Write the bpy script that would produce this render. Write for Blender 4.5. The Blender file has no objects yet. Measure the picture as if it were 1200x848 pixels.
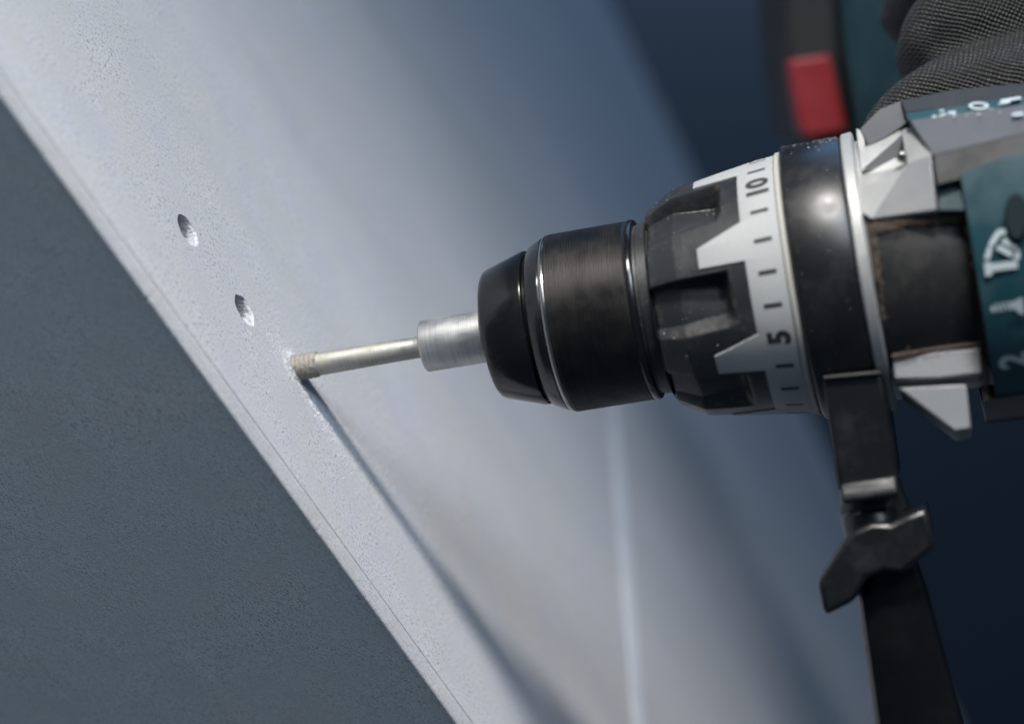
import bpy, bmesh, math, random
from mathutils import Vector, Matrix, Quaternion
from mathutils import noise as mnoise
random.seed(7)
R = math.radians
sc = bpy.context.scene
C = sc.collection

# ------------------------------------------------------------------ frame of the place (millimetres)
# "view" axes: x right, y up, z towards the photographer; W() turns them into Blender metres
K = 0.215 / 550.0
def W(v): return Vector((v[0], -v[2], v[1])) * 0.001
def WD(v): return Vector((v[0], -v[2], v[1])).normalized()
def ray(px, py): return Vector(((px - 600) * K, -(py - 424) * K, -1.0))
T = ray(345, 431) * 550.0                              # where the bit enters the slab
EDGE = Vector((-.0235 + .588 * 2.19, -.1657 - .809 * 2.19, -1.0)).normalized()   # along the slab's edge
N = Vector((.85, .42, .26)); N = (N - EDGE * N.dot(EDGE)).normalized()           # out of the lit face
M = EDGE.cross(N).normalized()                         # out of the shaded face
F = -M                                                 # across the lit face, away from the edge
t_, a_ = R(11), R(9.3)
B = Vector((math.cos(t_) * math.cos(a_), math.cos(t_) * math.sin(a_), math.sin(t_)))  # drill axis, tip to rear
YL = -(Vector((0, 0, 1)) - B * B.z).normalized()
ZL = B.cross(YL).normalized()
SUN = Vector((-.1124, .8519, .5114)).normalized()      # towards the key lamp

# ------------------------------------------------------------------ camera
cam = bpy.data.cameras.new('camera'); camo = bpy.data.objects.new('camera', cam); C.objects.link(camo)
cam.sensor_width = 36; cam.lens = 18.0 / (600 * K)
camo.rotation_euler = (R(90), 0, 0)
cam.clip_start = .02; cam.clip_end = 50
cam.dof.use_dof = True; cam.dof.focus_distance = .535
cam.dof.aperture_fstop = cam.lens / 15.0
cam.dof.aperture_blades = 9
sc.camera = camo

# ------------------------------------------------------------------ light
wd = bpy.data.worlds.new('World'); sc.world = wd; wd.use_nodes = True
wd.node_tree.nodes['Background'].inputs[0].default_value = (.40, .55, .78, 1)
wd.node_tree.nodes['Background'].inputs[1].default_value = .135
def lamp(name, kind, pos, target, power, col, **kw):
    l = bpy.data.lights.new(name, kind); o = bpy.data.objects.new(name, l); C.objects.link(o)
    l.energy = power; l.color = col
    for k, v in kw.items(): setattr(l, k, v)
    o.location = W(pos)
    o.rotation_euler = (W(target) - W(pos)).to_track_quat('-Z', 'Y').to_euler()
    return o
KEYPOS = T + SUN * 2500
KEYAIM = T + Vector((-80, 0, 0)) - F * 70 + EDGE * 20
key = lamp('key_lamp', 'AREA', KEYPOS, KEYAIM, 2.5, (1, .972, .93), shape='RECTANGLE', size=1.0, size_y=.30, spread=R(16))
_z = (W(KEYPOS) - W(KEYAIM)).normalized(); _x = (WD(B) - _z * WD(B).dot(_z)).normalized(); _y = _z.cross(_x)
key.rotation_euler = Matrix((_x, _y, _z)).transposed().to_euler()      # long side of the strip along the drill
lamp('added_front_fill', 'AREA', T + Vector((.15, .66, .74)) * 1500, T + Vector((-90, 0, 40)), 0.9, (.80, .90, 1), shape='SQUARE', size=.62, spread=R(30))  # unseen fill added above the camera for the chuck's soft shadow
lamp('added_back_fill', 'AREA', (330, 900, -1050), T, 2.1, (.30, .58, 1), shape='SQUARE', size=.7)  # unseen fill added to lift the shadows on the lit face
lamp('added_backdrop_wash', 'AREA', (100, 900, -2300), (100, 350, -2600), 5.4, (.75, .87, 1), shape='RECTANGLE', size=1.6, size_y=.2)  # unseen light added to grade the backdrop from top to bottom
sc.view_settings.view_transform = 'Standard'
sc.view_settings.look = 'None'
sc.view_settings.exposure = 0
sc.view_settings.gamma = 1
try: sc.cycles.use_denoising = True
except Exception: pass

# ------------------------------------------------------------------ materials
def newmat(name):
    m = bpy.data.materials.new(name); m.use_nodes = True
    nt = m.node_tree; b = nt.nodes['Principled BSDF']
    return m, nt, b
def nd(nt, typ, **kw):
    n = nt.nodes.new(typ)
    for k, v in kw.items():
        if k in n.inputs.keys(): n.inputs[k].default_value = v
        else: setattr(n, k, v)
    return n
def ramp(nt, fac, stops):
    r = nt.nodes.new('ShaderNodeValToRGB'); nt.links.new(fac, r.inputs[0])
    el = r.color_ramp.elements
    while len(el) < len(stops): el.new(.5)
    for e, (p, c) in zip(el, stops):
        e.position = p; e.color = c if len(c) == 4 else (*c, 1)
    return r
def g(v): return (v, v, v, 1)
def mixc(nt, fac, a, b, mode='MIX'):
    m = nt.nodes.new('ShaderNodeMix'); m.data_type = 'RGBA'; m.blend_type = mode
    for s, v in ((m.inputs[0], fac), (m.inputs[6], a), (m.inputs[7], b)):
        if hasattr(v, 'is_linked') or isinstance(v, bpy.types.NodeSocket): nt.links.new(v, s)
        else: s.default_value = v if isinstance(v, float) else (v if len(v) == 4 else (*v, 1))
    return m.outputs[2]
def coords(nt): return nt.nodes.new('ShaderNodeTexCoord').outputs['Object']

def plastic(name, col, rough=.4, dust=.35, dustcol=(.32, .29, .25), grain=.15, spec=.5, coat=0.0, metal=0.0, scale=1.0, wear=.3):
    """moulded plastic / cast metal: base colour, grain bump, smears in the gloss, specks and smears of drilling dust"""
    m, nt, b = newmat(name)
    L = nt.links.new
    co = coords(nt)
    n1 = nd(nt, 'ShaderNodeTexNoise', Scale=90 * scale, Detail=6.0, Roughness=.65); L(co, n1.inputs['Vector'])
    n2 = nd(nt, 'ShaderNodeTexNoise', Scale=1700 * scale, Detail=3.0, Roughness=.6); L(co, n2.inputs['Vector'])
    n3 = nd(nt, 'ShaderNodeTexVoronoi', Scale=420 * scale); L(co, n3.inputs['Vector'])
    n4 = nd(nt, 'ShaderNodeTexNoise', Scale=35 * scale, Detail=4.0, Roughness=.7); L(co, n4.inputs['Vector'])
    smear = ramp(nt, n1.outputs['Fac'], [(.48, g(0)), (.75, g(1))])
    sp = ramp(nt, n3.outputs['Distance'], [(.05, g(1)), (.13, g(0))])
    gate = ramp(nt, n4.outputs['Fac'], [(.45, g(0)), (.62, g(1))])
    mm = nt.nodes.new('ShaderNodeMath'); mm.operation = 'MULTIPLY'; L(sp.outputs[0], mm.inputs[0]); L(gate.outputs[0], mm.inputs[1])
    f1 = nt.nodes.new('ShaderNodeMath'); f1.operation = 'MULTIPLY'; L(smear.outputs[0], f1.inputs[0]); f1.inputs[1].default_value = dust * .16
    f2 = nt.nodes.new('ShaderNodeMath'); f2.operation = 'MULTIPLY_ADD'; L(mm.outputs[0], f2.inputs[0]); f2.inputs[1].default_value = dust * 1.2; L(f1.outputs[0], f2.inputs[2]); f2.use_clamp = True
    base = mixc(nt, n2.outputs['Fac'], tuple(c * .85 for c in col), tuple(min(1, c * 1.15) for c in col))
    c2 = mixc(nt, f2.outputs[0], base, dustcol)
    L(c2, b.inputs['Base Color'])
    rr = nt.nodes.new('ShaderNodeMath'); rr.operation = 'MULTIPLY_ADD'; L(smear.outputs[0], rr.inputs[0]); rr.inputs[1].default_value = wear; rr.inputs[2].default_value = rough; rr.use_clamp = True
    L(rr.outputs[0], b.inputs['Roughness'])
    b.inputs['Metallic'].default_value = metal
    b.inputs['Specular IOR Level'].default_value = spec
    b.inputs['Coat Weight'].default_value = coat; b.inputs['Coat Roughness'].default_value = .12
    bp = nd(nt, 'ShaderNodeBump', Strength=grain, Distance=.0002); L(n2.outputs['Fac'], bp.inputs['Height']); L(bp.outputs[0], b.inputs['Normal'])
    return m

def concrete(name, col, pores=1.0, streak=False, bump=.6, poremix=.45):
    m, nt, b = newmat(name); L = nt.links.new
    co = coords(nt)
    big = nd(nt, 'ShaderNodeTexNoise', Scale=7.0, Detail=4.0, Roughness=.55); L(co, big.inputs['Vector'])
    mid = nd(nt, 'ShaderNodeTexNoise', Scale=60.0, Detail=5.0, Roughness=.6); L(co, mid.inputs['Vector'])
    fine = nd(nt, 'ShaderNodeTexNoise', Scale=2000.0 if streak else 1250.0, Detail=3.0, Roughness=.6, Distortion=.8 if streak else 0.0)
    fine2 = nd(nt, 'ShaderNodeTexNoise', Scale=2300.0, Detail=2.0, Roughness=.6)
    if streak:
        mp = nd(nt, 'ShaderNodeMapping'); mp.inputs['Scale'].default_value = (.55, 1, 1); L(co, mp.inputs['Vector'])
        L(mp.outputs[0], fine.inputs['Vector'])
    else: L(co, fine.inputs['Vector'])
    L(co, fine2.inputs['Vector'])
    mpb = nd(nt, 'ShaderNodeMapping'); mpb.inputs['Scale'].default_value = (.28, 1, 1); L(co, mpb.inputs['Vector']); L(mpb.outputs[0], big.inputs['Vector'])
    tintn = nd(nt, 'ShaderNodeTexNoise', Scale=38.0, Detail=5.0, Roughness=.7); L(co, tintn.inputs['Vector'])
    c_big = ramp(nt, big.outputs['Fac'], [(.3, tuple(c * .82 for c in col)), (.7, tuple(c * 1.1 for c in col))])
    c_mid = ramp(nt, mid.outputs['Fac'], [(.25, g(.88)), (.75, g(1.08))])
    tint = ramp(nt, tintn.outputs['Fac'], [(.32, (.97, .97, 1.03)), (.5, (1, 1, 1)), (.68, (1.02, 1.0, .96))])
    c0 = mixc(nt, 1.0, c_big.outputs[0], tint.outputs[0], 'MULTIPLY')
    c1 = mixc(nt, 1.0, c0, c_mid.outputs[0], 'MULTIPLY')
    gate = ramp(nt, mid.outputs['Fac'], [(.38, g(.1)), (.6, g(1))])
    pr = ramp(nt, fine.outputs['Fac'], [(.37, g(1)), (.45, g(0))] if not streak else [(.38, g(1)), (.50, g(0))])
    pm = nt.nodes.new('ShaderNodeMath'); pm.operation = 'MULTIPLY'; L(pr.outputs[0], pm.inputs[0]); L(gate.outputs[0], pm.inputs[1])
    if not streak:                                     # scattered pin holes
        vo = nd(nt, 'ShaderNodeTexVoronoi', Scale=560.0, Randomness=1.0); L(co, vo.inputs['Vector'])
        vd = ramp(nt, vo.outputs['Distance'], [(.13, g(1)), (.24, g(0))])
        sx = nt.nodes.new('ShaderNodeSeparateColor'); L(vo.outputs['Color'], sx.inputs[0])
        vg = ramp(nt, sx.outputs[0], [(.45, g(0)), (.8, g(1))])
        v1 = nt.nodes.new('ShaderNodeMath'); v1.operation = 'MULTIPLY'; L(vd.outputs[0], v1.inputs[0]); L(vg.outputs[0], v1.inputs[1])
        v2 = nt.nodes.new('ShaderNodeMath'); v2.operation = 'MULTIPLY'; L(v1.outputs[0], v2.inputs[0]); L(gate.outputs[0], v2.inputs[1])
        v3 = nt.nodes.new('ShaderNodeMath'); v3.operation = 'MAXIMUM'; L(v2.outputs[0], v3.inputs[0]); L(pm.outputs[0], v3.inputs[1]); pm = v3
    pf = nt.nodes.new('ShaderNodeMath'); pf.operation = 'MULTIPLY'; L(pm.outputs[0], pf.inputs[0]); pf.inputs[1].default_value = poremix * pores
    c2 = mixc(nt, pf.outputs[0], c1, tuple(c * .28 for c in col))
    fr = ramp(nt, fine2.outputs['Fac'], [(.3, g(.84)), (.7, g(1.1))])
    c3 = mixc(nt, 1.0, c2, fr.outputs[0], 'MULTIPLY')
    L(c3, b.inputs['Base Color'])
    b.inputs['Roughness'].default_value = .8
    b.inputs['Specular IOR Level'].default_value = .35
    h = nt.nodes.new('ShaderNodeMath'); h.operation = 'SUBTRACT'; L(fine2.outputs['Fac'], h.inputs[0]); L(pm.outputs[0], h.inputs[1])
    bp = nd(nt, 'ShaderNodeBump', Strength=bump, Distance=.00015); L(h.outputs[0], bp.inputs['Height'])
    bp2 = nd(nt, 'ShaderNodeBump', Strength=.10, Distance=.002); L(mid.outputs['Fac'], bp2.inputs['Height']); L(bp.outputs[0], bp2.inputs['Normal'])
    L(bp2.outputs[0], b.inputs['Normal'])
    return m

def brushed(name, col, rough=.33, axis_scale=(4000, 60, 60), dirt=.0, dirtcol=(.3, .26, .2), tint=.5):
    """turned steel: fine rings round the local x axis"""
    m, nt, b = newmat(name); L = nt.links.new
    co = coords(nt)
    mp = nd(nt, 'ShaderNodeMapping'); mp.inputs['Scale'].default_value = axis_scale; L(co, mp.inputs['Vector'])
    n = nd(nt, 'ShaderNodeTexNoise', Scale=1.0, Detail=4.0, Roughness=.7); L(mp.outputs[0], n.inputs['Vector'])
    n2 = nd(nt, 'ShaderNodeTexNoise', Scale=160.0, Detail=5.0, Roughness=.7); L(co, n2.inputs['Vector'])
    c = ramp(nt, n.outputs['Fac'], [(.25, tuple(x * .72 for x in col)), (.75, tuple(min(1, x * 1.12) for x in col))])
    d = ramp(nt, n2.outputs['Fac'], [(.45, g(0)), (.7, g(dirt))])
    L(mixc(nt, d.outputs[0], c.outputs[0], dirtcol), b.inputs['Base Color'])
    b.inputs['Metallic'].default_value = 1.0
    rr = ramp(nt, n2.outputs['Fac'], [(.3, g(rough * .8)), (.75, g(min(1, rough * 1.4)))]); L(rr.outputs[0], b.inputs['Roughness'])
    bp = nd(nt, 'ShaderNodeBump', Strength=.12, Distance=.0001); L(n.outputs['Fac'], bp.inputs['Height']); L(bp.outputs[0], b.inputs['Normal'])
    return m

MAT = {}
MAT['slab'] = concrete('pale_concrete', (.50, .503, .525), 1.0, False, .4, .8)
MAT['hole_shade'] = concrete('hole_shade_concrete', (.25, .25, .255), 1.0, False, 1.0, .7)  # hole walls coloured darker than the slab, to deepen the shade inside
MAT['slab_edge'] = concrete('smooth_concrete', (.47, .475, .495), .5, False, .3)
MAT['slab_side'] = concrete('grey_concrete', (.46, .495, .51), 1.0, True, .30, .45)
MAT['pale_strip'] = concrete('pale_strip_concrete', (.64, .67, .71), .3)
MAT['dust'] = concrete('stone_dust', (.74, .74, .75), .2)
MAT['backdrop'] = plastic('navy_cloth', (.05, .072, .104), .9, 0, spec=.1)
MAT['steel'] = brushed('turned_steel', (.56, .56, .55), .45)
MAT['bit_steel'] = brushed('bit_steel', (.44, .432, .405), .55, (2600, 60, 60), .5, (.36, .33, .26))
MAT['diamond'] = plastic('sintered_grit', (.24, .22, .19), .6, .5, (.40, .38, .35), 1.0, metal=.35)
MAT['gloss_black'] = plastic('gloss_black_plastic', (.005, .005, .006), .16, .05, spec=.5, grain=.05, wear=.25)
MAT['band_black'] = plastic('satin_black', (.006, .006, .007), .34, .16, grain=.08, wear=.2)
MAT['arm_black'] = plastic('arm_plastic', (.005, .0055, .0065), .30, .08, grain=.15, wear=.25)
MAT['crumb'] = plastic('dirt_crumb', (.13, .095, .07), .9, .3, (.4, .34, .27))
MAT['window_black'] = plastic('dusty_black', (.010, .010, .010), .5, .55, (.16, .13, .10), grain=.5, scale=1.4)
MAT['black'] = plastic('black_plastic', (.010, .0105, .012), .42, .3, grain=.35)
MAT['deep_black'] = plastic('matt_black_plastic', (.0025, .0025, .003), .28, .03, grain=.15, spec=.22, wear=.1)
MAT['grip_black'] = plastic('grip_rubber', (.018, .019, .021), .34, .2, (.30, .26, .20), grain=.5)
MAT['knurl'] = brushed('knurled_sleeve_black', (.06, .057, .056), .42, (1500, 40, 40), .05, (.12, .11, .1))
MAT['bead'] = brushed('polished_bead', (.42, .41, .38), .18)
MAT['ring_grey'] = plastic('dial_grey', (.33, .335, .33), .5, .45, (.30, .29, .27), grain=.1, scale=1.6)
MAT['ink'] = plastic('dial_ink', (.018, .018, .019), .5, .1)
MAT['off_white'] = plastic('ring_edge', (.36, .35, .32), .5, .5, (.22, .19, .15), scale=1.5)
MAT['cast'] = plastic('cast_alloy', (.42, .42, .41), .45, .4, (.30, .27, .23), grain=.3, metal=.55, scale=1.3)
MAT['cast_shaded'] = plastic('shaded_alloy', (.22, .224, .23), .5, .5, (.28, .25, .21), grain=.4, metal=.4, scale=1.5)  # darker copy of the cast alloy, standing in for its shaded facets
MAT['teal'] = plastic('teal_plastic', (.0045, .037, .049), .42, .22, (.3, .33, .33), grain=.3)
MAT['teal_dark'] = plastic('dark_teal', (.005, .026, .034), .5, .25)
MAT['plug'] = plastic('plug_rubber', (.004, .012, .015), .7, .05, spec=.2)
MAT['grey_cap'] = plastic('grey_rubber', (.085, .085, .091), .55, .35, grain=.4)
MAT['dark_grey'] = plastic('charcoal_rubber', (.018, .018, .019), .6, .3, grain=.6)
MAT['grime'] = plastic('grimy_edge', (.05, .037, .03), .85, .8, (.24, .19, .14), grain=1.0, scale=2.6)
MAT['white_ink'] = plastic('white_print', (.40, .46, .48), .55, .5, (.05, .1, .12))
MAT['red'] = plastic('red_plastic', (.29, .012, .016), .45, .15)

# ------------------------------------------------------------------ mesh helpers
class MB:
    def __init__(s): s.v = []; s.f = []; s.mi = []
    def add(s, vs, fs, mi=0):
        o = len(s.v); s.v += [Vector(v) for v in vs]
        s.f += [tuple(o + i for i in f) for f in fs]; s.mi += [mi] * len(fs)
    def box(s, lo, hi, mi=0):
        x0, y0, z0 = lo; x1, y1, z1 = hi
        s.add([(x0,y0,z0),(x1,y0,z0),(x1,y1,z0),(x0,y1,z0),(x0,y0,z1),(x1,y0,z1),(x1,y1,z1),(x0,y1,z1)],
              [(0,3,2,1),(4,5,6,7),(0,1,5,4),(1,2,6,5),(2,3,7,6),(3,0,4,7)], mi)
    def lathe(s, prof, n=160, mi=0, closed=False):
        """prof: (u, r) pairs, revolved round the local x axis"""
        vs = []; fs = []
        for u, r in prof:
            for i in range(n):
                a = 2 * math.pi * i / n
                vs.append((u, -r * math.cos(a), r * math.sin(a)))
        m = len(prof)
        for j in range(m - 1 if not closed else m):
            k = (j + 1) % m
            for i in range(n):
                i2 = (i + 1) % n
                fs.append((j*n+i, j*n+i2, k*n+i2, k*n+i))
        s.add(vs, fs, mi)
    def prism(s, poly, w0, w1, frame, mi=0):
        """poly in (a,b), extruded along c from w0 to w1; frame(a,b,c) -> point"""
        k = len(poly)
        s.add([frame(a, b, w0) for a, b in poly] + [frame(a, b, w1) for a, b in poly],
              [tuple(range(k - 1, -1, -1)), tuple(range(k, 2 * k))] + [(i, (i+1) % k, k + (i+1) % k, k + i) for i in range(k)], mi)
    def build(s, name, mats, parent=None, sharp=35, bevel=0, seg=2, recalc=True, mm=True, sub=0):
        me = bpy.data.meshes.new(name)
        q = .001 if mm else 1.0
        me.from_pydata([tuple(v * q) for v in s.v], [], s.f)
        if not isinstance(mats, (list, tuple)): mats = [mats]
        for m in mats: me.materials.append(m)
        for p, i in zip(me.polygons, s.mi): p.material_index = i; p.use_smooth = True
        if recalc:
            bm = bmesh.new(); bm.from_mesh(me); bmesh.ops.remove_doubles(bm, verts=bm.verts, dist=1e-7)
            bmesh.ops.recalc_face_normals(bm, faces=bm.faces); bm.to_mesh(me); bm.free()
        me.set_sharp_from_angle(angle=R(sharp))
        o = bpy.data.objects.new(name, me); C.objects.link(o)
        if parent: o.parent = parent
        if bevel:
            md = o.modifiers.new('bevel', 'BEVEL'); md.width = bevel * q; md.segments = seg; md.limit_method = 'ANGLE'; md.angle_limit = R(28); md.harden_normals = False
        if sub:
            md = o.modifiers.new('subdivision', 'SUBSURF'); md.levels = sub; md.render_levels = sub
        return o
def tag(o, label, cat, group=None, kind=None):
    if label: o['label'] = label
    if cat: o['category'] = cat
    if group: o['group'] = group
    if kind: o['kind'] = kind
    return o
def empty(name, mat):
    o = bpy.data.objects.new(name, None); C.objects.link(o); o.matrix_world = mat; o.empty_display_size = .02
    return o
def frame_matrix(X, Y, Z, origin):
    x, y, z = WD(X), WD(Y), WD(Z); o = W(origin)
    return Matrix(((x.x, y.x, z.x, o.x), (x.y, y.y, z.y, o.y), (x.z, y.z, z.z, o.z), (0, 0, 0, 1)))

# ------------------------------------------------------------------ the slab
# local frame of the slab: x along the edge, y across the lit face, z out of it; origin on the edge
def on_lit(px, py):
    d = ray(px, py); return d * (N.dot(T) / N.dot(d))
P_edge = on_lit(272, 468)
def slab_xy(px, py):
    q = on_lit(px, py) - P_edge; return q.dot(EDGE), q.dot(F)
slab_m = frame_matrix(EDGE, F, N, P_edge)
slab = empty('concrete_slab', slab_m)
tag(slab, 'pale concrete slab with a chamfered edge and a row of drilled holes', 'slab')
X0, X1, WF = -420, 900, slab_xy(742, 60)[1]
dl = math.tan(R(8))
prof = [(WF, 0), (3.85, 0), (3.62, -.03), (3.45, -.5), (3.15, -.5), (3.0, -.12), (2.85, -.05), (2.2, -.38), (1.2, -1.05), (.35, -1.75), (.06, -2.1), (0, -2.45),
        (dl * 2.2, -4.2), (dl * 260, -260), (WF, -260)]
def slab_mesh():
    me = MB()
    (fx0, fy0), (fx1, fy1) = slab_xy(742, 60), slab_xy(1022, 640)          # the far edge is not quite parallel
    far = lambda x: fy0 + (fy1 - fy0) * (x - fx0) / (fx1 - fx0)
    xs = [X0, -240] + [-160 + 1.0 * i for i in range(420)] + [300, 420, X1]
    k = len(prof); vs = []; fs = []; mi = []
    for x in xs:
        nick = max(0, mnoise.noise(Vector((x * .31, 3.3, 0))) - .45) * .55
        for i, (a, b) in enumerate(prof):
            if a == WF: a = far(x)
            elif 2 <= i <= 11:
                a += .05 * mnoise.noise(Vector((x * .12, i * .35, 0))) + 0.04 * mnoise.noise(Vector((x * .8, i * .9, 5)))
                b += .04 * mnoise.noise(Vector((x * .6, i * .8, 9))) - (nick * .5 if i >= 8 else 0)
                if i >= 9: a += nick
            vs.append((x, a, b))
    for j in range(len(xs) - 1):
        for i in range(k):
            i2 = (i + 1) % k
            fs.append((j*k + i, j*k + i2, (j+1)*k + i2, (j+1)*k + i)); mi.append(0 if i == 0 else 2 if i < 11 else 1 if i <= 12 else 0)
    fs.append(tuple(range(k - 1, -1, -1))); fs.append(tuple((len(xs) - 1)*k + i for i in range(k))); mi += [0, 0]
    me.add(vs, fs); me.mi = mi
    return me
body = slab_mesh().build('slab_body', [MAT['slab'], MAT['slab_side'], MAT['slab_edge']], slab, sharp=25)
# drilled holes: cut for real
cut = MB()
hx = [slab_xy(220, 270), slab_xy(286.5, 363), slab_xy(345, 431)]
for i, (cx, cy) in enumerate(hx):
    n = 56; rr = [4.0, 4.0, 3.4][i]
    rings = [(.6, rr + .6), (-.25, rr + .2), (-.7, rr)] + [(-.7 - .55 * q_, rr) for q_ in range(1, 25)] + [(-15.2, rr * .5)]
    vs = []; fs = []
    for z, r in rings:
        for k in range(n):
            a = 2 * math.pi * k / n
            w = 1 + (.10 if z > -1 else .035) * mnoise.noise(Vector((math.cos(a) * 2.3 + i * 7, math.sin(a) * 2.3, z * .6))) + (.04 * mnoise.noise(Vector((math.cos(a) * 7, math.sin(a) * 7 + i * 3, z * 1.5))))
            vs.append((cx + r * w * math.cos(a), cy + r * w * math.sin(a), z))
    for j in range(len(rings) - 1):
        for k in range(n): fs.append((j*n+k, j*n+(k+1) % n, (j+1)*n+(k+1) % n, (j+1)*n+k))
    fs.append(tuple(range(n))); fs.append(tuple(range((len(rings)-1)*n + n - 1, (len(rings)-1)*n - 1, -1)))
    cut.add(vs, fs)
cutter = cut.build('cutter', MAT['hole_shade'], slab)
md = body.modifiers.new('holes', 'BOOLEAN'); md.operation = 'DIFFERENCE'; md.object = cutter; md.solver = 'EXACT'
bpy.context.view_layer.update()
dg = bpy.context.evaluated_depsgraph_get()
new = bpy.data.meshes.new_from_object(body.evaluated_get(dg)); body.modifiers.clear(); body.data = new
new.name = 'slab_body'
for p in new.polygons: p.use_smooth = False
assert len(new.polygons) > 60
bpy.data.objects.remove(cutter)
# pale raised strip across the lit face, far behind the drill
xa, ya = slab_xy(757, 860); xb, yb = slab_xy(716, 440)
j = MB(); dx = 4.0
j.add([(xa - dx, ya - 60, .25), (xa + dx, ya - 60, .25), (xb + dx + (xb-xa)*.04, yb + (yb-ya)*.04, .25), (xb - dx + (xb-xa)*.04, yb + (yb-ya)*.04, .25),
       (xa - dx, ya - 60, -3), (xa + dx, ya - 60, -3), (xb + dx + (xb-xa)*.04, yb + (yb-ya)*.04, -3), (xb - dx + (xb-xa)*.04, yb + (yb-ya)*.04, -3)],
      [(0,1,2,3),(4,7,6,5),(0,4,5,1),(1,5,6,2),(2,6,7,3),(3,7,4,0)])
j.build('pale_line', MAT['pale_strip'], slab)
# drilling dust lying round the bit
d = MB()
tx, ty = hx[2]
def grain(x, y, z, r):
    vs = [Vector((random.uniform(.6, 1.2), 0, 0)), Vector((-random.uniform(.6, 1.2), 0, 0)), Vector((0, random.uniform(.6, 1.2), 0)), Vector((0, -random.uniform(.6, 1.2), 0)), Vector((0, 0, random.uniform(.5, 1))), Vector((0, 0, -.6))]
    q = Quaternion((random.random(), random.random(), random.random(), random.random())).normalized()
    d.add([q @ (v * r) + Vector((x, y, z + r * .3)) for v in vs], [(0,2,4),(2,1,4),(1,3,4),(3,0,4),(2,0,5),(1,2,5),(3,1,5),(0,3,5)])
for i in range(900):
    a = random.uniform(0, 2 * math.pi); rr = 3.25 + abs(random.gauss(0, .55))
    grain(tx + rr * math.cos(a), ty + rr * math.sin(a), max(0, .7 - (rr - 3.3) * .5) * random.random(), random.uniform(.08, .24))
for i in range(2600):
    a = random.uniform(0, 2 * math.pi); rr = 3.2 + abs(random.gauss(0, 1.5))
    grain(tx + rr * math.cos(a), ty + rr * math.sin(a), 0, random.uniform(.05, .12))
for i in range(4200):
    s = abs(random.gauss(0, 17)); l = random.gauss(0, 2.4 + s * .16)
    q = 1 if random.random() < .8 else -.5
    grain(tx + q * s + 2, ty + l - s * .06, 0, random.uniform(.06, .17) * (1.7 if random.random() < .06 else 1))
o = d.build('drilling_dust', MAT['dust'], None, recalc=False, sharp=10)
o.matrix_world = slab_m
tag(o, 'pale stone dust and grains scattered round the drill bit on the slab', 'dust', kind='stuff')
# backdrop far behind
bk = MB(); bk.add([W(v) * 1000 for v in ((-2600, -2000, -2600), (2600, -2000, -2600), (2600, 2000, -2600), (-2600, 2000, -2600))], [(0, 1, 2, 3)])
o = bk.build('background_wall', MAT['backdrop'], recalc=False); o['kind'] = 'structure'

# ------------------------------------------------------------------ drill bit
drill_m = frame_matrix(B, YL, ZL, T)
bit = empty('drill_bit', drill_m)
tag(bit, 'slim steel diamond drill bit with gritty tip entering the slab', 'drill bit')
p = MB(); n = 72; us = [-9 + i * .28 for i in range(56)]
prof = []
vs = []; fs = []
for jn, u in enumerate(us):
    for i in range(n):
        a = 2 * math.pi * i / n
        r = 3.28 + .10 * math.sin(u * 5.2 + .35 * math.sin(a)) + .16 * mnoise.noise(Vector((u * 1.7, math.cos(a) * 3, math.sin(a) * 3))) + .10 * mnoise.noise(Vector((u * 4, math.cos(a) * 9, math.sin(a) * 9)))
        if u > 6.1: r = max(2.6, r - (u - 6.1) * 1.2)
        vs.append((u, -r * math.cos(a), r * math.sin(a)))
for jn in range(len(us) - 1):
    for i in range(n): fs.append((jn*n+i, jn*n+(i+1) % n, (jn+1)*n+(i+1) % n, (jn+1)*n+i))
p.add(vs, fs)
p.build('diamond_tip', MAT['diamond'], bit, sharp=60)
p = MB(); p.lathe([(-8, 2.4), (5.6, 2.4), (5.8, 2.9), (8, 2.95), (20, 2.8), (31.5, 2.66), (33.2, 2.72), (34, 3.1), (35, 3.2)], 96)
p.build('shaft', MAT['bit_steel'], bit, sharp=50)
p = MB(); p.lathe([(33.9, 2.4), (33.9, 6.05), (34.1, 6.35), (34.5, 6.5), (60, 6.5)], 128)
p.build('shank', MAT['steel'], bit, sharp=50)

# ------------------------------------------------------------------ drill
drill = empty('cordless_drill', drill_m)
tag(drill, 'black, grey and teal cordless drill with torque dial pressed against the slab', 'drill')
def cyl(px, py, r):
    """the point of the cylinder of radius r round the drill axis that lies in that direction (drill frame)"""
    dv = ray(px, py)
    dl = Vector((dv.dot(B), dv.dot(YL), dv.dot(ZL))); ol = Vector((-T.dot(B), -T.dot(YL), -T.dot(ZL)))
    A = dl.y**2 + dl.z**2; Bq = ol.y*dl.y + ol.z*dl.z; Cq = ol.y**2 + ol.z**2 - r*r
    disc = max(0.0, Bq*Bq - A*Cq)
    return ol + dl * ((-Bq - math.sqrt(disc)) / A)
def up(u, r, deg):
    a = R(deg); return Vector((u, -r * math.cos(a), r * math.sin(a)))

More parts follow.
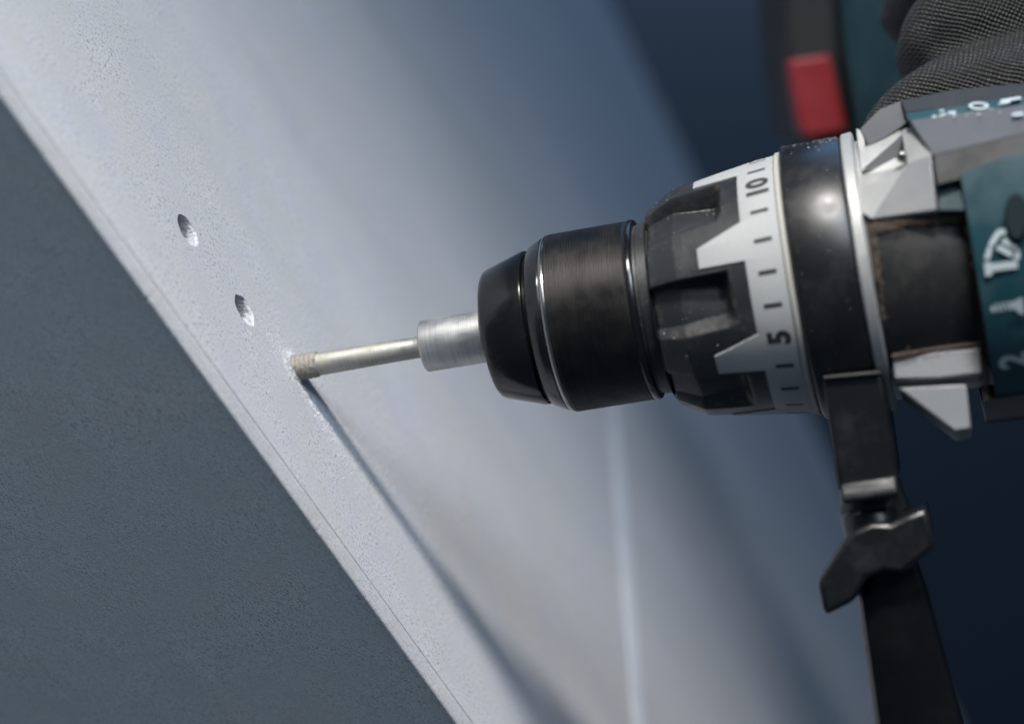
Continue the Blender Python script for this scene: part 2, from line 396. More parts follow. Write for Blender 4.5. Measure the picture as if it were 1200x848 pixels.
# chuck
p = MB(); pr = [(67.6, 21.2), (69.6, 21.95)]
u = 70.2
while u < 88.6:
    pr += [(u, 22.02), (u + .30, 22.04), (u + .42, 21.86), (u + .56, 21.86)]; u += .68
pr += [(88.9, 22.0), (89.2, 21.6)]
p.lathe(pr, 200)
chuck = p.build('chuck_sleeve', MAT['knurl'], drill, sharp=40)
p = MB(); p.lathe([(64.3, 15), (64.3, 19.2), (64.7, 19.75), (66.6, 20.75), (68.0, 21.45), (68.6, 21.3), (68.8, 19)], 180); p.build('sleeve_collar', MAT['gloss_black'], chuck, sharp=30)
p = MB(); p.lathe([(68.3, 21.2), (68.5, 21.62), (68.9, 21.86), (69.3, 21.95), (69.6, 21.8), (69.7, 21)], 180); p.build('bright_bead', MAT['bead'], chuck, sharp=50)
p = MB(); p.lathe([(51.6, 6), (51.6, 14.2), (51.75, 14.9), (52.3, 15.7), (53.2, 16.2), (62.6, 19.15), (63.2, 19.05), (63.5, 18.5), (63.6, 16)], 180); p.build('nose_cone', MAT['gloss_black'], chuck, sharp=30)
p = MB(); p.lathe([(62, 17.9), (66, 17.9)], 120); p.build('nose_gap', MAT['deep_black'], chuck)
p = MB(); p.lathe([(50.2, 6.2), (50.2, 9.0), (50.5, 9.4), (51.9, 9.6)], 120); p.build('nose_ring', MAT['bead'], chuck, sharp=40)
p = MB(); p.lathe([(88.9, 20), (89.0, 21.7), (89.5, 22.15), (90.2, 22.25), (90.8, 22.0), (91.1, 21.2), (91.1, 19)], 180); p.build('rear_bead', MAT['gloss_black'], chuck, sharp=40)
p = MB(); p.lathe([(90.5, 20.6), (91.8, 20.6), (92, 21.0), (96, 21.1)], 160); p.build('chuck_neck', MAT['black'], drill)

# torque collar with scooped grips
STEP = 360 / 7
def base_r(u):
    if u < 95.4: return 22.8 + (u - 94.6) / .8 * 1.6
    if u < 101.8: return 24.4 + (u - 95.4) / 6.4 * 3.5
    return 27.9 + (u - 101.8) / 25.3 * 3.1
def sstep(a, b, x):
    x = min(1, max(0, (x - a) / (b - a))); return x * x * (3 - 2 * x)
def lin(a, b, x): return min(1, max(0, (x - a) / (b - a)))
def collar_r(u, deg):
    q = (deg - 10.5) % STEP            # 0 = just above a pocket's upper wall
    k = STEP - q                        # degrees below the upper wall
    # pocket spans k 0..31; its lower edge slants
    low = 30 + (u - 95) * -.25
    d = 0
    if k < 36:
        d = lin(0, 1.8, k) * (1 - lin(low - 5.5, low, k))
        end = 1 - lin(112.2, 114.2, u)
        fl = .45 + .55 * lin(96, 111, u)
        d *= end * fl * (5.4 - 2.4 * lin(2, low, k))
    # facets: each ridge between two pockets is a little flatter in front
    ridge = 0
    if u < 104: ridge = .5 * (1 - lin(95, 104, u)) * abs(math.sin(R((deg - 13.2) * 7 / 2)))
    return base_r(u) - d - ridge
NU = [94.6, 95.0, 95.4] + [95.4 + i * .36 for i in range(1, 90)]
NU = [u for u in NU if u <= 127.1] + [127.1]
p = MB(); n = 700; vs = []; fs = []
for u in NU:
    for i in range(n):
        dg_ = 360 * i / n; vs.append(up(u, collar_r(u, dg_), dg_))
for jn in range(len(NU) - 1):
    for i in range(n): fs.append((jn*n+i, jn*n+(i+1) % n, (jn+1)*n+(i+1) % n, (jn+1)*n+i))
p.add(vs, fs)
p.lathe([(94.6, 22.8), (94.7, 20)], 120)
dirt = []
for u in NU:
    for i in range(n):
        k = STEP - ((360 * i / n - 10.5) % STEP); low = 30 + (u - 95) * -.25
        w = 0
        if k < low + 2 and u < 115.2:
            w = max(.35 - abs(k - 1.2) / 4, .9 - abs(u - 113.6) / 1.8 if u > 100 else 0, (1 - abs(k - low + 2.0) / 3.2), 0)
        if u < 97: w = max(w, .6)
        dirt.append(min(1, w))
collar = p.build('torque_collar', MAT['grip_black'], drill, sharp=28, recalc=False)
at = collar.data.attributes.new('dirt', 'FLOAT', 'POINT')
for i, w in enumerate(dirt): at.data[i].value = w
nt = MAT['grip_black'].node_tree; bs = nt.nodes['Principled BSDF']
an = nt.nodes.new('ShaderNodeAttribute'); an.attribute_name = 'dirt'
dn = nd(nt, 'ShaderNodeTexNoise', Scale=500.0, Detail=5.0, Roughness=.7); nt.links.new(coords(nt), dn.inputs['Vector'])
dr = ramp(nt, dn.outputs['Fac'], [(.46, g(0)), (.80, g(.42))])
dm = nt.nodes.new('ShaderNodeMath'); dm.operation = 'MULTIPLY'; nt.links.new(an.outputs['Fac'], dm.inputs[0]); nt.links.new(dr.outputs[0], dm.inputs[1])
old = bs.inputs['Base Color'].links[0].from_socket
nt.links.new(mixc(nt, dm.outputs[0], old, (.26, .22, .17)), bs.inputs['Base Color'])
# grey number ring with its teeth, a shell standing a little proud of the collar
UB = 118.4
p = MB(); vs = []; fs = []; n = 1260
def tooth_front(deg):
    q = (deg - 13.2) % STEP
    if q < 18.5:
        # lower edge straight along the axis, upper edge slanting
        if q < .01: return UB
        f = (q - 10.0) / 8.5
        return 107.6 if f <= 0 else 107.6 + (UB - 107.6) * min(1, f)
    return UB
for i in range(n):
    dg_ = 360 * i / n + .02; uf = tooth_front(dg_)
    for (u, dr) in ((uf, -.1), (uf, .30), (uf + .15, .36), ((uf + 127.1) / 2, .36), (126.9, .36), (127.15, .1)):
        vs.append(up(u, base_r(u) + dr, dg_))
for i in range(n):
    i2 = (i + 1) % n
    for k in range(5): fs.append((i*6+k, i*6+k+1, i2*6+k+1, i2*6+k))
p.add(vs, fs)
ring = p.build('number_ring', MAT['ring_grey'], collar, sharp=30)
def on_ring(u, s_deg, lift=.40): return up(u, base_r(u) + lift, s_deg)
# tick marks and numerals, 14.3 degrees apart
def wrap_text(txt, deg, u_base, size, name, lift=.42, rad=None, parent=ring, mat=None, bold=.012):
    cu = bpy.data.curves.new(name, 'FONT'); cu.body = txt; cu.size = size; cu.align_x = 'CENTER'; cu.offset = bold * size; cu.resolution_u = 4
    ob = bpy.data.objects.new(name, cu); C.objects.link(ob); bpy.context.view_layer.update()
    me = bpy.data.meshes.new_from_object(ob.evaluated_get(bpy.context.evaluated_depsgraph_get()))
    bpy.data.objects.remove(ob)
    for v in me.vertices:
        uu = u_base - v.co.y
        r_ = (base_r(uu) if rad is None else rad) + lift
        v.co = up(uu, r_, deg + math.degrees(v.co.x / r_)) * .001
    me.materials.append(mat or MAT['ink'])
    o = bpy.data.objects.new(name, me); C.objects.link(o); o.parent = parent
    return o
STEPT = 14.25
for k in range(-3, 14):
    num = k + 1
    deg = 49.0 - (10 - num) * STEPT
    if num in (10, 5, 1):
        wrap_text(str(num), deg, 125.5, 7.0, 'numeral', bold=.045)
    else:
        p = MB(); w = .45
        c = [on_ring(121.0, deg - w * 2.2), on_ring(125.2, deg - w * 2.2), on_ring(125.2, deg + w * 2.2), on_ring(121.0, deg + w * 2.2)]
        p.add(c, [(0, 1, 2, 3)]); p.build('tick_mark', MAT['ink'], ring, recalc=False)
p = MB(); p.lathe([(127.0, 29), (127.15, 31.5), (127.5, 31.9), (128.3, 32.0), (128.6, 31.6), (128.7, 29)], 200); p.build('dial_edge', MAT['off_white'], drill, sharp=40)

# auxiliary handle: clamp band round the neck, arm, wing knob and grip
p = MB(); p.lathe([(128.75, 29), (128.8, 32.2), (129.2, 32.9), (129.7, 33.1), (136, 33.15), (142.3, 33.1), (142.9, 32.8), (143.2, 30)], 220)
band = p.build('clamp_band', MAT['band_black'], drill, sharp=40)
# grit caught on top of the band
def arm_frame(a, b, c): return Vector((a, c, b))           # a along axis, b up, c away from the viewer
p = MB()
p.prism([(131.0, -22), (144.8, -23), (144.9, -30), (144.4, -48.0), (143.0, -51.3), (132.0, -51.3), (130.6, -48)], -25, 14, arm_frame)
arm = p.build('clamp_arm', MAT['arm_black'], band, sharp=30, bevel=1.3, seg=3)
p = MB(); p.prism([(131.4, -23), (144.4, -23.8), (144.4, -22.8), (131.4, -22.0)], -26.2, -10, arm_frame)
p.build('arm_lip', MAT['dark_grey'], arm, bevel=.4)
p = MB(); p.prism([(-24, -46.6), (-25.2, -47.2), (-26.9, -49.8), (-26.7, -51.3), (-24, -52.0)], 131.4, 144.0, lambda a, b, c: Vector((c + (b + 45) * .03, a, b)))
p.build('arm_foot', MAT['black'], arm, sharp=40, bevel=.7, seg=2)
p = MB()
vs = []; fs = []; n = 48
rings = [(-51, 7.2, 1), (-54.5, 7.6, 1), (-56, 8.2, 1), (-60, 8.2, 1), (-60.5, 7.0, 1), (-64, 6.8, 1)]
for z, r, s in rings:
    for i in range(n):
        a = 2 * math.pi * i / n; vs.append((137.4 + r * math.cos(a), -12 + r * math.sin(a), z + 2))
for jn in range(len(rings) - 1):
    for i in range(n): fs.append((jn*n+i, jn*n+(i+1) % n, (jn+1)*n+(i+1) % n, (jn+1)*n+i))
p.add(vs, fs); p.build('threaded_neck', MAT['arm_black'], band, sharp=40)
# wing knob (its two wings twisted round the handle's own axis)
p = MB()
wing = [(-13.6, -12.8), (-13.2, -20.6), (-6.2, -18.2), (-2.5, -13.5), (1.5, -12.6), (5.5, -13.6), (13.6, -8.6), (13.2, .4), (7.6, -.8), (4.5, -2.0), (.5, -1.2), (-4.5, -2.6)]
p.prism(wing, -25.5, -3, lambda a, b, c: Vector((136.4 + a * 1.02, c, -55.6 + b * 1.02)))
knob = p.build('wing_knob', MAT['arm_black'], band, sharp=30, bevel=1.3, seg=2)
p = MB(); vs = []; fs = []; n = 48
rings = [(-54.0, 4.0), (-54.4, 6.6), (-55.5, 7.4), (-66.5, 7.6), (-68.4, 7.4), (-69.0, 6.4)]
for z, r in rings:
    for i in range(n):
        a = 2 * math.pi * i / n; vs.append((137.2 + (-z - 60) * .03 + r * math.cos(a), -14.2 + r * math.sin(a), z))
for jn in range(len(rings) - 1):
    for i in range(n): fs.append((jn*n+i, jn*n+(i+1) % n, (jn+1)*n+(i+1) % n, (jn+1)*n+i))
p.add(vs, fs); p.build('knob_hub', MAT['arm_black'], knob, sharp=40)
# grip post
p = MB(); vs = []; fs = []; n = 64
rings = [(-58, 6.5), (-69, 7.4), (-75, 8.2), (-90, 9.2), (-110, 10.6), (-125, 11.6), (-170, 13.0)]
for z, r in rings:
    for i in range(n):
        a = 2 * math.pi * i / n; sq = 1 / max(abs(math.cos(a)), abs(math.sin(a))) ** .45
        vs.append((137.8 + (-z - 60) * .04 + r * sq * math.cos(a), -12 + r * sq * math.sin(a), z))
for jn in range(len(rings) - 1):
    for i in range(n): fs.append((jn*n+i, jn*n+(i+1) % n, (jn+1)*n+(i+1) % n, (jn+1)*n+i))
p.add(vs, fs); p.build('side_grip', MAT['deep_black'], band, sharp=35)

# gear case: alloy flange, lugs, black window
p = MB(); p.lathe([(143.1, 30), (143.3, 33.1), (143.7, 33.5), (145.8, 33.7), (146.2, 33.2), (146.4, 31.2), (170, 31.2)], 200)
case = p.build('gear_case', [MAT['cast']], drill, sharp=30)
p = MB()
nn = 60; vs = []; fs = []
for i in range(nn + 1):
    dg_ = -46 + 74 * i / nn
    for u, r in ((146.4, 31.0), (146.8, 32.0), (148.2, 32.4), (157, 32.6), (166.5, 32.5), (168.3, 31.8), (168.6, 31.0)): vs.append(up(u, r, dg_))
for i in range(nn):
    for k in range(6): fs.append((i*7+k, i*7+k+1, (i+1)*7+k+1, (i+1)*7+k))
p.add(vs, fs); p.build('case_window', MAT['window_black'], case, sharp=40, recalc=False)
def facets(name, mats, vs, faces, parent, inner, mi=None, bevel=0, sharp=18):
    """outer shell through the given (px, py, radius) points, closed inwards to radius inner"""
    pts = [cyl(*v) for v in vs]
    m = MB(); o = len(pts)
    inn = []
    for q in pts:
        r = math.hypot(q.y, q.z); inn.append(Vector((q.x, q.y * inner / r, q.z * inner / r)))
    edges = {}
    for f in faces:
        for i in range(len(f)): edges[(f[i], f[(i+1) % len(f)])] = 1
    rim = [e for e in edges if (e[1], e[0]) not in edges]
    m.add(pts + inn, list(faces) + [(a, o + a, o + b, b) for a, b in rim])
    if mi:
        for k, v in enumerate(mi): m.mi[k] = v
    return m.build(name, mats, parent, sharp=sharp, bevel=bevel)
def vis(px, py, t):
    """the point in that direction lying t mm in front of the drill axis (drill frame)"""
    dv = ray(px, py); dl_ = Vector((dv.dot(B), dv.dot(YL), dv.dot(ZL))); ol = Vector((-T.dot(B), -T.dot(YL), -T.dot(ZL)))
    return ol + dl_ * ((-t - ol.y) / dl_.y)
def patch(name, mats, vs, faces, parent, back=8, bevel=0, sharp=18, mi=None, carry=None):
    """solid whose front faces run through the given (px, py, t) points"""
    pts = [vis(*v) for v in vs]
    if carry:                                          # run the right-hand end on along the body
        for a, b_ in carry: pts[b_] = pts[a] + (pts[b_] - pts[a]) * (1 + 62 / max(5, (pts[b_] - pts[a]).length))
    inn = [q + Vector((0, back, -back * .25)) for q in pts]; o = len(pts)
    edges = {}
    for f in faces:
        for i in range(len(f)): edges[(f[i], f[(i+1) % len(f)])] = 1
    rim = [e for e in edges if (e[1], e[0]) not in edges]
    m = MB(); m.add(pts + inn, list(faces) + [(a, o + a, o + b, b) for a, b in rim])
    if mi:
        for k, v in enumerate(mi): m.mi[k] = v
    return m.build(name, mats, parent, sharp=sharp, bevel=bevel)
# upper lug
patch('upper_lug', [MAT['cast'], MAT['cast_shaded']],
      [(1004, 205, 22.5), (1051, 197, 24), (1062, 190, 27.5), (1021, 257, 31.5), (1006, 247, 30), (1091, 182, 31), (1098, 246, 36), (1056, 152, 18), (1083, 143, 20)],
      [(0, 1, 2, 3, 4), (2, 5, 6, 3), (7, 8, 5, 2)], case, 14, .35, mi=[0, 1, 0])  # lower facet takes the darker alloy, its shade put into the colour
patch('lug_rim', MAT['cast'], [(1003, 150, 11), (1011, 154, 12), (1014, 172, 16), (1055, 151, 15), (1057, 158, 16.5), (1013, 196, 22), (1009, 205, 23)],
      [(0, 1, 2, 5, 6), (2, 3, 4, 5)], case, 10, .25)
patch('lug_pocket', MAT['cast_shaded'], [(1010, 200, 23.0), (1058, 156.5, 19.0), (1053, 198, 18.5)], [(0, 2, 1)], case, 8)
patch('lug_cap', MAT['grey_cap'], [(1007, 151, 12), (1017, 172, 16.5), (1036, 164, 16), (1063, 143, 16), (1056, 118, 6), (1030, 128, 6)], [(0, 1, 2, 3, 4, 5)], case, 10, .5)
m_ = MB()
q = vis(1057, 184, 28.0)
pts = [q + Vector((1.2 * math.cos(a), -.6, 1.2 * math.sin(a))) for a in [2*math.pi*i/16 for i in range(16)]] + [q + Vector((1.3 * math.cos(a), 4, 1.3 * math.sin(a))) for a in [2*math.pi*i/16 for i in range(16)]]
m_.add(pts, [tuple(range(15, -1, -1))] + [(i, (i+1) % 16, 16 + (i+1) % 16, 16 + i) for i in range(16)])
m_.build('lug_screw', MAT['bead'], case, bevel=.3)
# grimy seams round the window
facets('seam_grime', MAT['grime'], [(1017, 262, 33.0), (1060, 257, 33.2), (1137, 247, 34.0), (1139, 258, 33.6), (1062, 267, 32.8), (1028, 273, 32.9), (1033, 330, 32.9), (1026, 330, 33.0)],
       [(0, 1, 4, 5), (1, 2, 3, 4), (0, 5, 6, 7)], case, 29)
facets('seam_grime', MAT['grime'], [(1131, 258, 33.5), (1140, 256, 34.2), (1157, 410, 34.2), (1160, 432, 33.8), (1147, 408, 33.0), (1140, 330, 33.0)], [(0, 1, 2, 4, 5), (2, 3, 4)], case, 29)
facets('seam_grime', MAT['grime'], [(1046, 417, 33.4), (1100, 408, 33.4), (1148, 402, 33.4), (1149, 410, 33.9), (1048, 423, 33.9)], [(0, 1, 2, 3, 4)], case, 29)
# lower lugs
patch('lower_lug', MAT['cast_shaded'], [(1046, 421, 26.0), (1090, 413, 26.5), (1148, 407, 27.0), (1151, 437, 28), (1100, 443, 27.5), (1048, 444, 26.5)], [(0, 5, 4, 3, 2, 1)], case, 9, .4)
patch('lug_fin', MAT['cast_shaded'], [(1053, 454, 29), (1132, 450, 30), (1138, 501, 31.0), (1119, 505, 31.0), (1098, 489, 30.6)], [(0, 4, 3, 2, 1)], case, 12, .35)

# housing: lofted shell in strips
def loft(name, mat, secA, secB, uA, uB, parent, ext=60, bevel=0):
    """strip between two cross-section poly-lines (towards viewer, up), carried on past uB"""
    m = MB(); k = len(secA)
    def pt(u, f, i):
        a = Vector(secA[i]); b = Vector(secB[i]); q = a + (b - a) * f
        return Vector((u, -q.x, q.y))
    rows = []
    for f, u in ((0, uA), (.5, (uA + uB) / 2), (1, uB), (1 + .5 * ext / (uB - uA), uB + ext)):
        fe = min(f, 1.35)
        rows.append([pt(u, fe, i) for i in range(k)])
    vs = [v for r in rows for v in r]
    inn = []
    for r in rows:
        for v in r: inn.append(Vector((v.x, v.y * .9, v.z * .9)))
    nR = len(rows); fs = []
    for jn in range(nR - 1):
        for i in range(k - 1): fs.append((jn*k+i, jn*k+i+1, (jn+1)*k+i+1, (jn+1)*k+i))
    o = len(vs)
    fs += [(i + 1, i, o + i, o + i + 1) for i in range(k - 1)]
    fs += [(jn*k, (jn+1)*k, o + (jn+1)*k, o + jn*k) for jn in range(nR - 1)]
    fs += [((jn+1)*k + k - 1, jn*k + k - 1, o + jn*k + k - 1, o + (jn+1)*k + k - 1) for jn in range(nR - 1)]
    m.add(vs + inn, fs)
    return m.build(name, mat, parent, sharp=22, bevel=bevel)
UA, UBb = 160.5, 181.5
side = loft('side_panel', MAT['teal'], [(36.0, 17.9), (37.8, 9), (38.4, 0), (37.8, -9), (35.0, -19), (30.5, -27), (24, -33)],
            [(35.8, 20.0), (38.4, 11), (39.2, 0), (38.6, -9), (35.8, -19), (31.2, -27), (25, -33)], 168.8, UBb, drill)
facets('side_panel_lip', MAT['teal_dark'], [(1097, 216, 37.0), (1131, 210, 37.4), (1139, 247, 37.4), (1099, 247, 36.6)], [(0, 1, 2, 3)], side, 30, bevel=.3)
loft('lower_housing', MAT['deep_black'], [(24.2, -33.2), (14, -38), (0, -40), (-20, -36)], [(25, -33.2), (14, -39), (0, -41), (-20, -36)], 166, UBb, drill)
QF = [(0, 1, 3, 2)]
patch('dark_panel', MAT['dark_grey'], [(1093, 181.5, 31.5), (1098, 217, 36), (1200, 155.5, 31), (1200, 190.5, 35.8)], QF, drill, 5, .3, carry=[(0, 2), (1, 3)])
patch('grey_panel', MAT['grey_cap'], [(1066, 141, 22.3), (1093, 182, 31.7), (1200, 134, 21.9), (1200, 156, 31.2)], QF, drill, 5, .3, carry=[(0, 2), (1, 3)])
TP = [(1061, 132.5, 17), (1063, 141, 22.2), (1200, 113, 15), (1200, 134, 21.8)]
top = patch('top_plate', MAT['teal'], TP, QF, drill, 5, .2, carry=[(0, 2), (1, 3)])
patch('top_housing', MAT['dark_grey'], [(1055, 118, 8), (1060, 132, 17), (1116, 105, 7), (1120, 124, 15.7), (1200, 104, 6), (1200, 113, 14.8)], [(0, 1, 3, 2), (2, 3, 5, 4)], drill, 24, .5, carry=[(2, 4), (3, 5)])
# core so nothing is hollow
p = MB(); p.lathe([(150, 0), (150, 30), (168, 30), (169, 34), (262, 34), (268, 20), (268, 0)], 96); p.build('motor_housing', MAT['deep_black'], drill)
# oval vent plug
m_ = MB(); q = [cyl(1191 + 14 * math.cos(a), 254 + 28 * math.sin(a), 40.6) for a in [2*math.pi*i/40 for i in range(40)]]
q2 = [Vector((v.x, v.y + 3, v.z)) for v in q]; m_.add(q + q2, [tuple(range(40))] + [(i, (i+1) % 40, 40 + (i+1) % 40, 40 + i) for i in range(40)])
m_.build('oval_plug', MAT['plug'], side, bevel=.5)
def decal(name, polys, parent, r=39.45, mat=None):
    m = MB()
    for pl in polys: m.add([cyl(x, y, r) for x, y in pl], [tuple(range(len(pl)))])
    return m.build(name, mat or MAT['white_ink'], parent, recalc=False)
# hammer symbol
decal('hammer_symbol', [[(1153, 308), (1161, 306), (1163, 322), (1155, 324)], [(1161, 309), (1192, 305), (1193, 314), (1162, 318)],
                        [(1153, 304), (1158, 288), (1163, 289), (1160, 303)], [(1158, 286), (1168, 270), (1174, 273), (1164, 288)], [(1169, 269), (1180, 268), (1179, 275), (1174, 275)],
                        [(1166, 291), (1172, 287), (1188, 296), (1184, 301)], [(1173, 284), (1177, 278), (1192, 289), (1193, 294)], [(1188, 304), (1190, 297), (1195, 293), (1195, 304)]], side)
# screw symbol
decal('screw_symbol', [[(1160, 361), (1164, 357), (1168, 364), (1163, 366)], [(1166, 356), (1169, 355.5), (1173, 364), (1170, 365)], [(1171, 355), (1174, 354.6), (1178, 363.4), (1175, 364)], [(1176, 354), (1179, 353.8), (1183, 363), (1180, 363.2)],
                       [(1181, 353.5), (1188, 353), (1195, 349), (1199, 349), (1200, 368), (1196, 368), (1189, 362), (1184, 362.6)]], side, 40.4)
tt = cyl(1186, 423, 41.6); deg2 = math.degrees(math.atan2(tt.z, -tt.y))
wrap_text('2', deg2, tt.x + 3.2, 8.5, 'numeral', 0, 41.6, side, MAT['white_ink'], .03)
# worn lettering on the top plate: only fragments can be made out
def topdecal(polys):
    m = MB()
    for pl in polys:
        vs = []
        for x, y in pl:
            a, b_, c_ = vis(*TP[0]), vis(*TP[1]), vis(*TP[2])
            nn_ = (b_ - a).cross(c_ - a).normalized(); a2 = a + nn_ * (.25 if nn_.z > 0 else -.25)
            dv = ray(x, y); dlv = Vector((dv.dot(B), dv.dot(YL), dv.dot(ZL))); ol = Vector((-T.dot(B), -T.dot(YL), -T.dot(ZL)))
            vs.append(ol + dlv * ((a2 - ol).dot(nn_) / dlv.dot(nn_)))
        m.add(vs, [tuple(range(len(pl)))])
    m.build('worn_lettering', MAT['white_ink'], top, recalc=False)
def arc(cx, cy, rx, ry, a0, a1, w, n=9):
    o_ = [(cx + rx * math.cos(R(a0 + (a1-a0) * i / n)), cy - ry * math.sin(R(a0 + (a1-a0) * i / n))) for i in range(n + 1)]
    i_ = [(cx + (rx - w) * math.cos(R(a0 + (a1-a0) * i / n)), cy - (ry - w * .6) * math.sin(R(a0 + (a1-a0) * i / n))) for i in range(n + 1)]
    return [(o_[i], o_[i+1], i_[i+1], i_[i]) for i in range(n)]
topdecal([[(1092, 136), (1097, 135), (1097, 137.5), (1092, 138)], [(1100, 135), (1108, 132), (1109, 134), (1101, 137)], [(1111, 131), (1120, 130), (1120, 137), (1117, 137), (1116, 133), (1111, 134)], [(1101, 129), (1106, 128), (1106, 130), (1101, 131)]]
         + arc(1140, 135.5, 9, 5, 0, 180, 3) + arc(1164, 131.5, 9, 4.5, -30, 180, 3) + arc(1147, 124, 12, 4.5, 0, 360, 4, 18)
         + [[(1172, 117), (1196, 113), (1197, 116), (1173, 120)], [(1170, 121), (1184, 118), (1184, 120.5), (1170, 123)], [(1186, 133), (1199, 131), (1199, 135), (1186, 136)]])

# pistol grip and battery, going away behind the body
def vloc(v):                                     # view millimetres -> drill frame
    q = Vector(v) - T; return Vector((q.dot(B), q.dot(YL), q.dot(ZL)))
def vbox(name, mat, pxs, depth, thick, parent, bevel=4.0, sag=0):
    """a block whose outline (pixel directions at the given depth) goes on away from the viewer"""
    m = MB(); k = len(pxs)
    fr = [ray(x, y) * depth for x, y in pxs]
    bkp = [v + Vector((0, thick * .1, -thick)) for v in fr]
    m.add([vloc(v) for v in fr + bkp], [tuple(range(k)), tuple(range(2*k - 1, k - 1, -1))] + [(i, (i+1) % k, k + (i+1) % k, k + i) for i in range(k)])
    return m.build(name, mat, parent, sharp=40, bevel=bevel, seg=3)
# crumbs of dirt and stone dust caught on the drill
def crumbs(name, mat, parent, spots):
    global d
    d = MB()
    for q_, r in spots: grain(q_.x, q_.y, q_.z, r)
    o_ = d.build(name, mat, parent, recalc=False, sharp=10); o_['kind'] = 'stuff'; return o_
def along(poly, n_, rad, jit):
    out = []
    for _ in range(n_):
        i_ = random.randrange(len(poly) - 1); f_ = random.random()
        x_ = poly[i_][0] + (poly[i_+1][0] - poly[i_][0]) * f_ + random.gauss(0, jit); y_ = poly[i_][1] + (poly[i_+1][1] - poly[i_][1]) * f_ + random.gauss(0, jit)
        out.append((cyl(x_, y_, rad), random.uniform(.07, .30)))
    return out
crumbs('dirt_crumbs', MAT['crumb'], case, along([(1135, 256), (1142, 300), (1150, 360), (1157, 412), (1160, 430)], 420, 36.0, 2.8)
       + along([(1022, 264), (1060, 261), (1134, 253)], 300, 34.6, 2.4) + along([(1024, 268), (1030, 320), (1036, 380)], 170, 33.4, 2.2) + along([(1047, 418), (1100, 408), (1150, 402)], 110, 34.0, 2.0))
sp_ = []
for _ in range(80): sp_.append((up(random.uniform(129, 143), 33.1, random.gauss(84, 9)), random.uniform(.05, .22)))
for _ in range(60): sp_.append((up(random.uniform(129, 143), 33.1, random.uniform(-40, 70)), random.uniform(.04, .16)))
crumbs('stone_dust', MAT['dust'], band, sp_)
sp_ = []
for _ in range(130):
    u_ = random.uniform(95.4, 117); a_d = random.uniform(-60, 100); sp_.append((up(u_, collar_r(u_, a_d), a_d), random.uniform(.03, .13) if random.random() < .93 else .22))
for _ in range(90):
    u_ = random.uniform(118, 127); a_d = random.gauss(80, 8); sp_.append((up(u_, base_r(u_) + .36, a_d), random.uniform(.04, .2)))
crumbs('stone_dust', MAT['dust'], collar, sp_)
bat = vbox('battery_pack', MAT['dark_grey'], [(916, -70), (919, 40), (926, 100), (936, 152), (952, 172), (1012, 172), (996, 90), (988, 0), (986, -70)], 700, 70, drill)
vbox('release_button', MAT['red'], [(924, 70), (973, 63), (981, 100), (993, 148), (986, 156), (948, 162), (938, 152), (929, 105)], 694, 14, bat, 2.5)
vbox('battery_foot', MAT['teal'], [(984, -70), (986, 0), (990, 60), (1000, 120), (1010, 172), (1100, 172), (1100, -70)], 690, 60, drill, 4)
def tube(name, mat, pts, parent, n=28, world=False):
    m = MB(); vs = []; fs = []
    for jn, (c, r) in enumerate(pts):
        c = Vector(c); a = Vector(pts[max(0, jn-1)][0]); b_ = Vector(pts[min(len(pts)-1, jn+1)][0]); t = (b_ - a).normalized()
        x = t.orthogonal().normalized(); y = t.cross(x)
        for i in range(n):
            an = 2 * math.pi * i / n; vs.append(c + x * r * math.cos(an) + y * r * math.sin(an))
    for jn in range(len(pts) - 1):
        for i in range(n): fs.append((jn*n+i, jn*n+(i+1) % n, (jn+1)*n+(i+1) % n, (jn+1)*n+i))
    fs.append(tuple(range(n))); fs.append(tuple(range((len(pts)-1)*n + n - 1, (len(pts)-1)*n - 1, -1)))
    m.add(vs, fs); return m.build(name, mat, parent, sharp=50)
HB, HT = Vector((165, 45, -520)), Vector((160, 105, -700))
tube('pistol_grip', MAT['black'], [(vloc(HB), 18), (vloc(HB.lerp(HT, .5)), 16), (vloc(HT), 18)], drill)

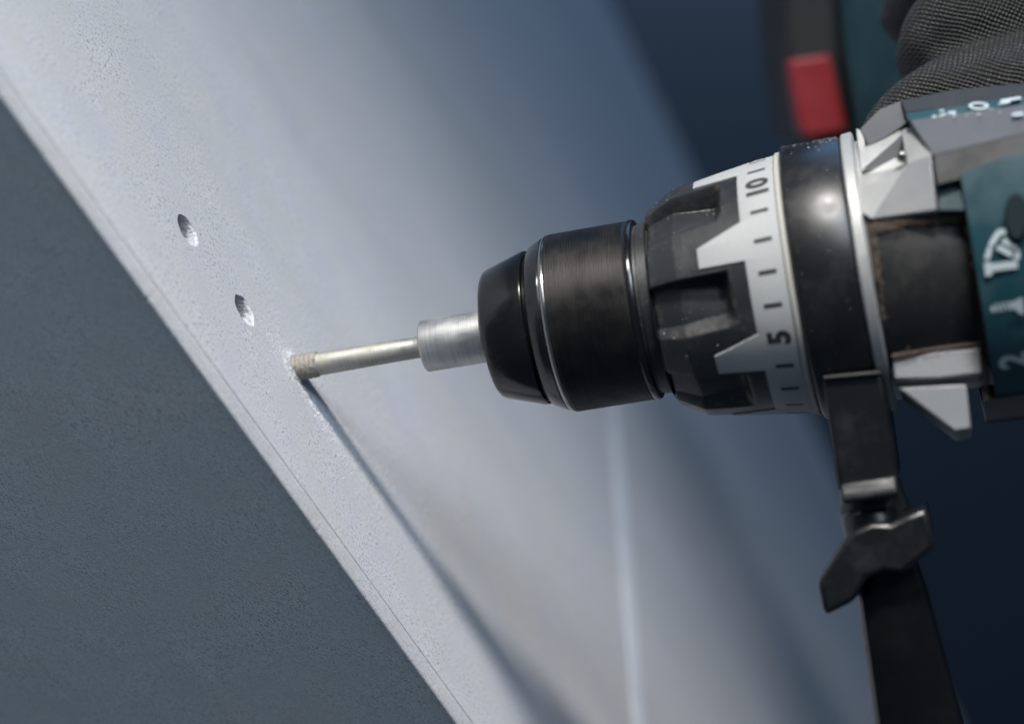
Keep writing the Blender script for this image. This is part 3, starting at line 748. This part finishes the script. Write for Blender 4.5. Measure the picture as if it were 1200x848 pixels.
# ------------------------------------------------------------------ gloved hand: one continuous surface
def glove_material():
    m, nt, b = newmat('mesh_glove'); L = nt.links.new
    co = coords(nt)
    nz = nd(nt, 'ShaderNodeTexNoise', Scale=60.0, Detail=2.0); L(co, nz.inputs['Vector'])
    add = nd(nt, 'ShaderNodeVectorMath'); add.operation = 'MULTIPLY_ADD'; L(nz.outputs['Color'], add.inputs[0]); add.inputs[1].default_value = (.0035,) * 3; L(co, add.inputs[2])
    rot = nd(nt, 'ShaderNodeMapping'); rot.inputs['Rotation'].default_value = (0, R(24), 0); L(add.outputs[0], rot.inputs['Vector'])
    sp = nt.nodes.new('ShaderNodeSeparateXYZ'); L(rot.outputs[0], sp.inputs[0])
    def mth(op, a, b_=None, c=None):
        n = nt.nodes.new('ShaderNodeMath'); n.operation = op
        for i, v in enumerate((a, b_, c)):
            if v is None: continue
            if isinstance(v, (int, float)): n.inputs[i].default_value = v
            else: L(v, n.inputs[i])
        return n.outputs[0]
    s1 = mth('SINE', mth('MULTIPLY', sp.outputs[0], 2 * math.pi / .00150))
    s2 = mth('SINE', mth('MULTIPLY', sp.outputs[2], 2 * math.pi / .00135))
    h = mth('MULTIPLY_ADD', mth('MULTIPLY', s1, s2), .5, .5)
    n2 = nd(nt, 'ShaderNodeTexNoise', Scale=2500.0, Detail=2.0); L(co, n2.inputs['Vector'])
    n3 = nd(nt, 'ShaderNodeTexNoise', Scale=700.0, Detail=2.0); L(co, n3.inputs['Vector'])
    h2 = mth('MULTIPLY_ADD', n2.outputs['Fac'], .35, h)
    fibre = ramp(nt, n3.outputs['Fac'], [(.35, (.010, .010, .011, 1)), (.62, (.026, .025, .024, 1)), (.78, (.08, .065, .05, 1))])
    c = ramp(nt, h, [(.25, g(.02)), (.60, g(1))])
    L(mixc(nt, 1.0, fibre.outputs[0], c.outputs[0], 'MULTIPLY'), b.inputs['Base Color'])
    b.inputs['Roughness'].default_value = .6
    b.inputs['Sheen Weight'].default_value = .05
    bp = nd(nt, 'ShaderNodeBump', Strength=.9, Distance=.0006); L(h2, bp.inputs['Height']); L(bp.outputs[0], b.inputs['Normal'])
    return m
gl = bmesh.new()
def blob(a, ra, b_, rb):
    """tapered capsule between two view points"""
    a, b_ = Vector(a), Vector(b_); L_ = (b_ - a).length; k = max(2, int(L_ / 4))
    for i in range(k + 1):
        f = i / k; c = a.lerp(b_, f); r = ra + (rb - ra) * f
        bmesh.ops.create_icosphere(gl, subdivisions=2, radius=r * .001, matrix=Matrix.Translation(W(c)))
def P(px, py, depth): return ray(px, py) * depth
def chain(pts):
    for (a, ra), (b_, rb) in zip(pts, pts[1:]): blob(a, ra, b_, rb)
# index finger stretched along the housing, three more curled behind, thumb on the far side, palm and wrist to the right
chain([(P(1043, 147, 556), 7.6), (P(1075, 130, 554), 10), (P(1112, 117, 552), 12), (P(1200, 106, 550), 14.5), (P(1300, 85, 555), 17), (P(1400, 40, 565), 19)])
chain([(P(1084, 72, 572), 9.5), (P(1100, 50, 568), 12), (P(1140, 28, 566), 15.5), (P(1220, 12, 566), 18), (P(1300, -10, 570), 19), (P(1400, 0, 575), 20)])
chain([(P(1066, 20, 612), 8.5), (P(1085, -20, 604), 11), (P(1170, -50, 598), 14), (P(1290, -70, 592), 17), (P(1400, -60, 590), 18)])
chain([(P(1060, -30, 640), 9), (P(1090, -65, 630), 11), (P(1170, -110, 622), 13), (P(1290, -130, 612), 16), (P(1400, -110, 605), 18)])
chain([(P(1215, 130, 640), 10), (P(1290, 110, 625), 12), (P(1400, 70, 600), 16)])
chain([(P(1400, 40, 565), 19), (P(1420, -100, 600), 20), (P(1520, -20, 585), 26), (P(1650, -60, 590), 30)])
me = bpy.data.meshes.new('gloved_hand'); gl.to_mesh(me); gl.free()
hand = bpy.data.objects.new('gloved_hand', me); C.objects.link(hand)
rm = hand.modifiers.new('remesh', 'REMESH'); rm.mode = 'VOXEL'; rm.voxel_size = .0014; rm.use_smooth_shade = True
sm = hand.modifiers.new('smooth', 'SMOOTH'); sm.iterations = 16; sm.factor = .6
bpy.context.view_layer.update()
new = bpy.data.meshes.new_from_object(hand.evaluated_get(bpy.context.evaluated_depsgraph_get()))
hand.modifiers.clear(); hand.data = new
nrm_ = [v.normal.copy() for v in new.vertices]
for v, n_ in zip(new.vertices, nrm_):               # creases and slack in the cloth
    c = v.co
    w = mnoise.noise(c * 34) * .0024 + mnoise.noise(Vector((c.x * 45, c.y * 60, c.z * 120 + c.x * 50))) * .0007
    v.co = c + n_ * w
for p_ in new.polygons: p_.use_smooth = True
new.materials.clear(); new.materials.append(glove_material())
tag(hand, 'hand in a black mesh work glove holding the drill from behind', 'hand')
